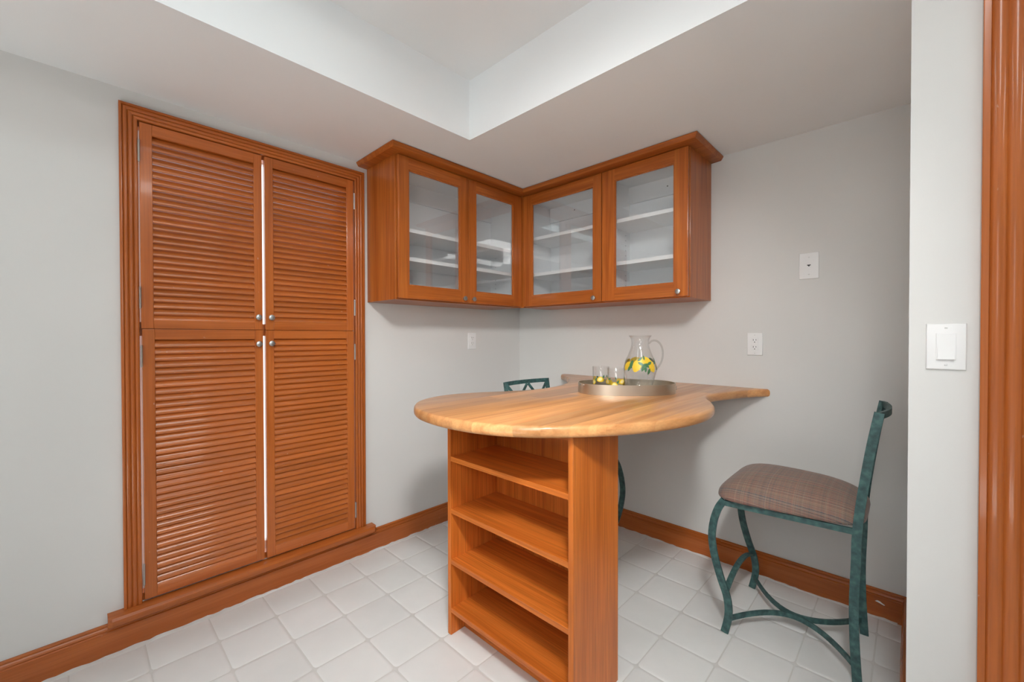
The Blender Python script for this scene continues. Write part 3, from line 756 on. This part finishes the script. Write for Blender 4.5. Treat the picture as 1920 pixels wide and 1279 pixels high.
def on_surface(bm, rfun, ang, z, pts, off=.0006, tilt=0):
    """fan a flat outline (list of (u,v) metres) onto a surface of revolution"""
    ct, stt = math.cos(tilt), math.sin(tilt)
    def put(u, v):
        u, v = u * ct - v * stt, u * stt + v * ct
        zz = z + v; r = rfun(zz) + off; a = ang + u / r
        return (r * math.cos(a), r * math.sin(a), zz)
    c = bm.verts.new(put(0, 0)); prev = [c]
    rings = []
    for s in (.5, 1.0): rings.append([bm.verts.new(put(u * s, v * s)) for u, v in pts])
    n = len(pts)
    for k in range(n):
        bm.faces.new([c, rings[0][k], rings[0][(k + 1) % n]])
        bm.faces.new([rings[0][k], rings[1][k], rings[1][(k + 1) % n], rings[0][(k + 1) % n]])
def lemon_shape(w, h):
    P = []
    for k in range(20):
        q = 2 * math.pi * k / 20; c, s = math.cos(q), math.sin(q)
        e = 1 + .14 * max(0, abs(c) - .86) / .14
        P.append((w * c * e, h * s))
    return P
def leaf_shape(l, wd): 
    P = []
    for k in range(8): t = k / 8; P.append((-l / 2 + l * t, wd * math.sin(math.pi * t) ** .8))
    for k in range(8): t = 1 - k / 8; P.append((-l / 2 + l * t, -wd * math.sin(math.pi * t) ** .8))
    return P

JUG = [(.045, 0), (.049, .0015), (.0545, .014), (.0615, .036), (.0730, .080), (.0790, .102), (.0790, .115), (.0748, .136), (.0665, .160), (.0580, .182), (.0485, .207), (.0430, .228), (.0422, .245), (.0460, .262), (.0535, .274)]
def jr(z):
    for (r0, z0), (r1, z1) in zip(JUG, JUG[1:]):
        if z <= z1: return r0 + (r1 - r0) * max(0, (z - z0)) / (z1 - z0)
    return JUG[-1][0]
jug_loc = (1.333, -.562, TZ + .0045)
jug = thing('glass_pitcher', 'clear glass pitcher painted with yellow lemons and green leaves on the tray', 'pitcher', jug_loc, YAW)
js = [(p.x, max(0, p.y)) for p in spline([(r, z, 0) for r, z in JUG], 4)]
th = .0028
bm = bmesh.new(); lathe(bm, [(0, 0)] + js + [(r - th * .3, z + .0012) for r, z in js[-1:]] + [(max(.002, r - th), z) for r, z in reversed(js) if z > .010] + [(0, .010)], 56)
obj('body', bm, M_jug, jug, smooth=True, angle=50)
bm = bmesh.new(); lathe(bm, [(.0525, .2735), (.0545, .275), (.0540, .2775), (.0520, .2775), (.0512, .275)], 56); obj('lip', bm, M_jug, jug, smooth=True)
hp = spline([(.0445, 0, .236), (.058, 0, .250), (.082, 0, .250), (.103, 0, .230), (.113, 0, .196), (.110, 0, .160), (.099, 0, .132), (.086, 0, .116), (.0785, 0, .108)], 4)
bm = bmesh.new(); tube(bm, hp, .0046, 10); obj('handle', bm, M_handle, jug, smooth=True)
# painted fruit: the camera side is local -y, so spread motifs all the way round
lem = bmesh.new(); lef = bmesh.new(); rj = random.Random(5)
for ang, z, tl, sc in ((-118, .098, 1.2, 1), (-64, .096, -1.1, 1), (-90, .122, .1, .85), (-160, .094, .9, .8), (-12, .100, -.8, .8), (35, .098, 1, 1), (88, .112, .2, 1), (135, .096, -1, 1)):
    on_surface(lem, jr, math.radians(ang), z + .034, lemon_shape(.030 * sc, .021 * sc), .0006 + rj.random() * .0003, tl)
for ang, z, tl, l in ((-90, .100, .5, .034), (-84, .098, -.6, .034), (-97, .086, 1.2, .036), (-88, .080, 1.5, .030), (-76, .070, 1.3, .034), (-108, .128, .7, .030), (-92, .135, 1.7, .024), (-140, .102, 1.4, .046), (-34, .118, 1.2, .036), (-42, .112, .6, .028), (-26, .082, 1.9, .034), (-146, .084, 1.1, .036), (20, .120, .5, .04), (62, .085, 1.2, .04), (110, .09, 1.0, .04), (160, .12, 1.3, .035), (-72, .108, .5, .034), (-104, .106, -.5, .034)):
    on_surface(lef, jr, math.radians(ang), z + .034, leaf_shape(l, l * .2), .0011 + rj.random() * .0003, tl)
obj('painted_lemons', lem, LEMON, jug); obj('painted_leaves', lef, LEAF, jug)

def tumbler(loc, label, rot):
    t = thing('glass_tumbler', label, 'glass', loc, rot, 'lemon tumblers on the tray')
    prof = [(0, 0), (.036, 0), (.0385, .003), (.0400, .05), (.0415, .1205), (.0408, .1215), (.0400, .1205), (.0375, .05), (.0350, .012), (0, .011)]
    bm = bmesh.new(); lathe(bm, prof, 40); obj('body', bm, M_jug, t, smooth=True, angle=40)
    rf = lambda z: .0385 + .003 * z / .12
    a = bmesh.new(); c = bmesh.new(); g = bmesh.new()
    for ang, z, tl in ((-125, .060, .4), (-60, .046, -.4), (-10, .055, .5), (60, .05, .1), (120, .058, -.5), (180, .045, .3)):
        on_surface(a, rf, math.radians(ang), z, lemon_shape(.0150, .0125), .0006, tl); on_surface(c, rf, math.radians(ang), z, lemon_shape(.0095, .0080), .0010, tl)
        on_surface(g, rf, math.radians(ang + 24), z + .013, leaf_shape(.019, .0042), .0008, tl + .8)
    obj('painted_lemons', a, LEMON, t); obj('painted_lemon_centres', c, CORE, t)['kind'] = 'stuff'; obj('painted_leaves', g, LEAF, t)['kind'] = 'stuff'
    return t
tumbler((1.1760, -.6705, TZ + .0045), 'clear lemon-painted glass tumbler at the left end of the tray', YAW + .3)
tumbler((1.2890, -.7175, TZ + .0045), 'clear lemon-painted glass tumbler beside the pitcher, nearer the tray front', YAW + 1.1)

# ------------------------------------------------------------------ wall plates
def plate(name, label, cat, origin, u, nrm, w, h, build):
    """origin = centre on the wall; u = horizontal direction, nrm = outward normal"""
    t = thing(name, label, cat, origin, math.atan2(u[1], u[0]))     # local x = u, local -y = outward
    bm = bmesh.new(); box(bm, -w / 2, w / 2, -.0058, -.0003, -h / 2, h / 2)
    es = [e for e in bm.edges if all(abs(v.co.y + .0058) < 1e-6 for v in e.verts)]
    bmesh.ops.bevel(bm, geom=es, offset=.003, segments=3, affect='EDGES', profile=.5)
    obj('plate', bm, M_plate, t, smooth=True, angle=50)
    build(t); return t
def screw(t, x, z):
    bm = bmesh.new(); lathe(bm, [(0, 0), (.0032, 0), (.0026, .0010), (0, .0012)], 12, Matrix.Translation((x, -.0056, z)) @ Matrix.Rotation(math.pi / 2, 4, 'X'))
    s = obj('screw', bm, M_plate, t); obj('slot', BX(x - .0026, x + .0026, -.00705, -.0066, z - .0005, z + .0005), plain('slot_grey', (.2, .2, .2)), s)
def duplex(t):
    screw(t, 0, 0)
    for s in (-1, 1):
        zc = s * .0195
        r = obj('receptacle', BX(-.0165, .0165, -.0078, -.0057, zc - .0145, zc + .0145, bev=.0009), M_plate, t)
        for x, hh in ((-.0064, .0085), (.0064, .0068)): obj('slot', BX(x - .0012, x + .0012, -.0082, -.0076, zc + .002 - hh / 2 + .002, zc + .002 + hh / 2 + .002), M_dark, r)
        bm = bmesh.new(); lathe(bm, [(0, 0), (.0024, 0), (.0024, .0006), (0, .0006)], 10, Matrix.Translation((0, -.0076, zc - .0078)) @ Matrix.Rotation(math.pi / 2, 4, 'X')); obj('ground_hole', bm, M_dark, r)
def decora(t):
    for s in (-1, 1): screw(t, 0, s * .048)
    fr = obj('frame', BX(-.0172, .0172, -.0068, -.0056, -.034, .034, bev=.0008), M_plate, t)
    for s in (-1, 1):
        zc = s * .0185
        r = obj('receptacle', BX(-.0155, .0155, -.0082, -.0066, zc - .0145, zc + .0145, bev=.0009), M_plate, t)
        for x, hh in ((-.0064, .0085), (.0064, .0068)): obj('slot', BX(x - .0012, x + .0012, -.0086, -.0080, zc + .004 - hh / 2, zc + .004 + hh / 2), M_dark, r)
        bm = bmesh.new(); lathe(bm, [(0, 0), (.0026, 0), (.0026, .0006), (0, .0006)], 10, Matrix.Translation((0, -.0080, zc - .0075)) @ Matrix.Rotation(math.pi / 2, 4, 'X')); obj('ground_hole', bm, M_dark, r)
def jack(t):
    for s in (-1, 1): screw(t, 0, s * .042)
    j = obj('jack', BX(-.009, .009, -.0072, -.0056, -.008, .009, bev=.0008), M_plate, t)
    bm = bmesh.new(); box(bm, -.0072, .0072, -.0076, -.0070, .0012, .0056); box(bm, -.0030, .0030, -.0076, -.0070, -.0030, .0012); obj('jack_opening', bm, M_dark, j)
def rocker(t):
    for s in (-1, 1): screw(t, 0, s * .048)
    obj('frame', BX(-.0182, .0182, -.0072, -.0056, -.0345, .0345, bev=.0009), M_plate, t)
    bm = bmesh.new(); pr = [(-.0070, .0330), (-.0082, .0325), (-.0074, .004), (-.0128, -.0320), (-.0122, -.0336), (-.0070, -.0338)]
    prism(bm, pr, lambda a, b, s: (s, a, b), (-.0148, .0148)); obj('paddle', bm, M_plate, t, smooth=True, angle=20)
plate('wall_outlet', 'white electrical outlet on the left wall below the hanging cabinet', 'outlet', (0, -.5135, 1.2365), (0, 1, 0), None, .074, .120, duplex)
plate('wall_outlet', 'white electrical outlet on the back wall right of the pitcher', 'outlet', (1.7055, 0, 1.2250), (1, 0, 0), None, .0725, .118, decora)
plate('phone_jack', 'white phone jack plate high on the back wall above the stool', 'wall plate', (1.9405, 0, 1.6130), (1, 0, 0), None, .080, .128, jack)
plate('light_switch', 'white rocker light switch on the near wall by the door casing', 'switch', (2.3705, NY, 1.2395), (1, 0, 0), None, .073, .119, rocker)
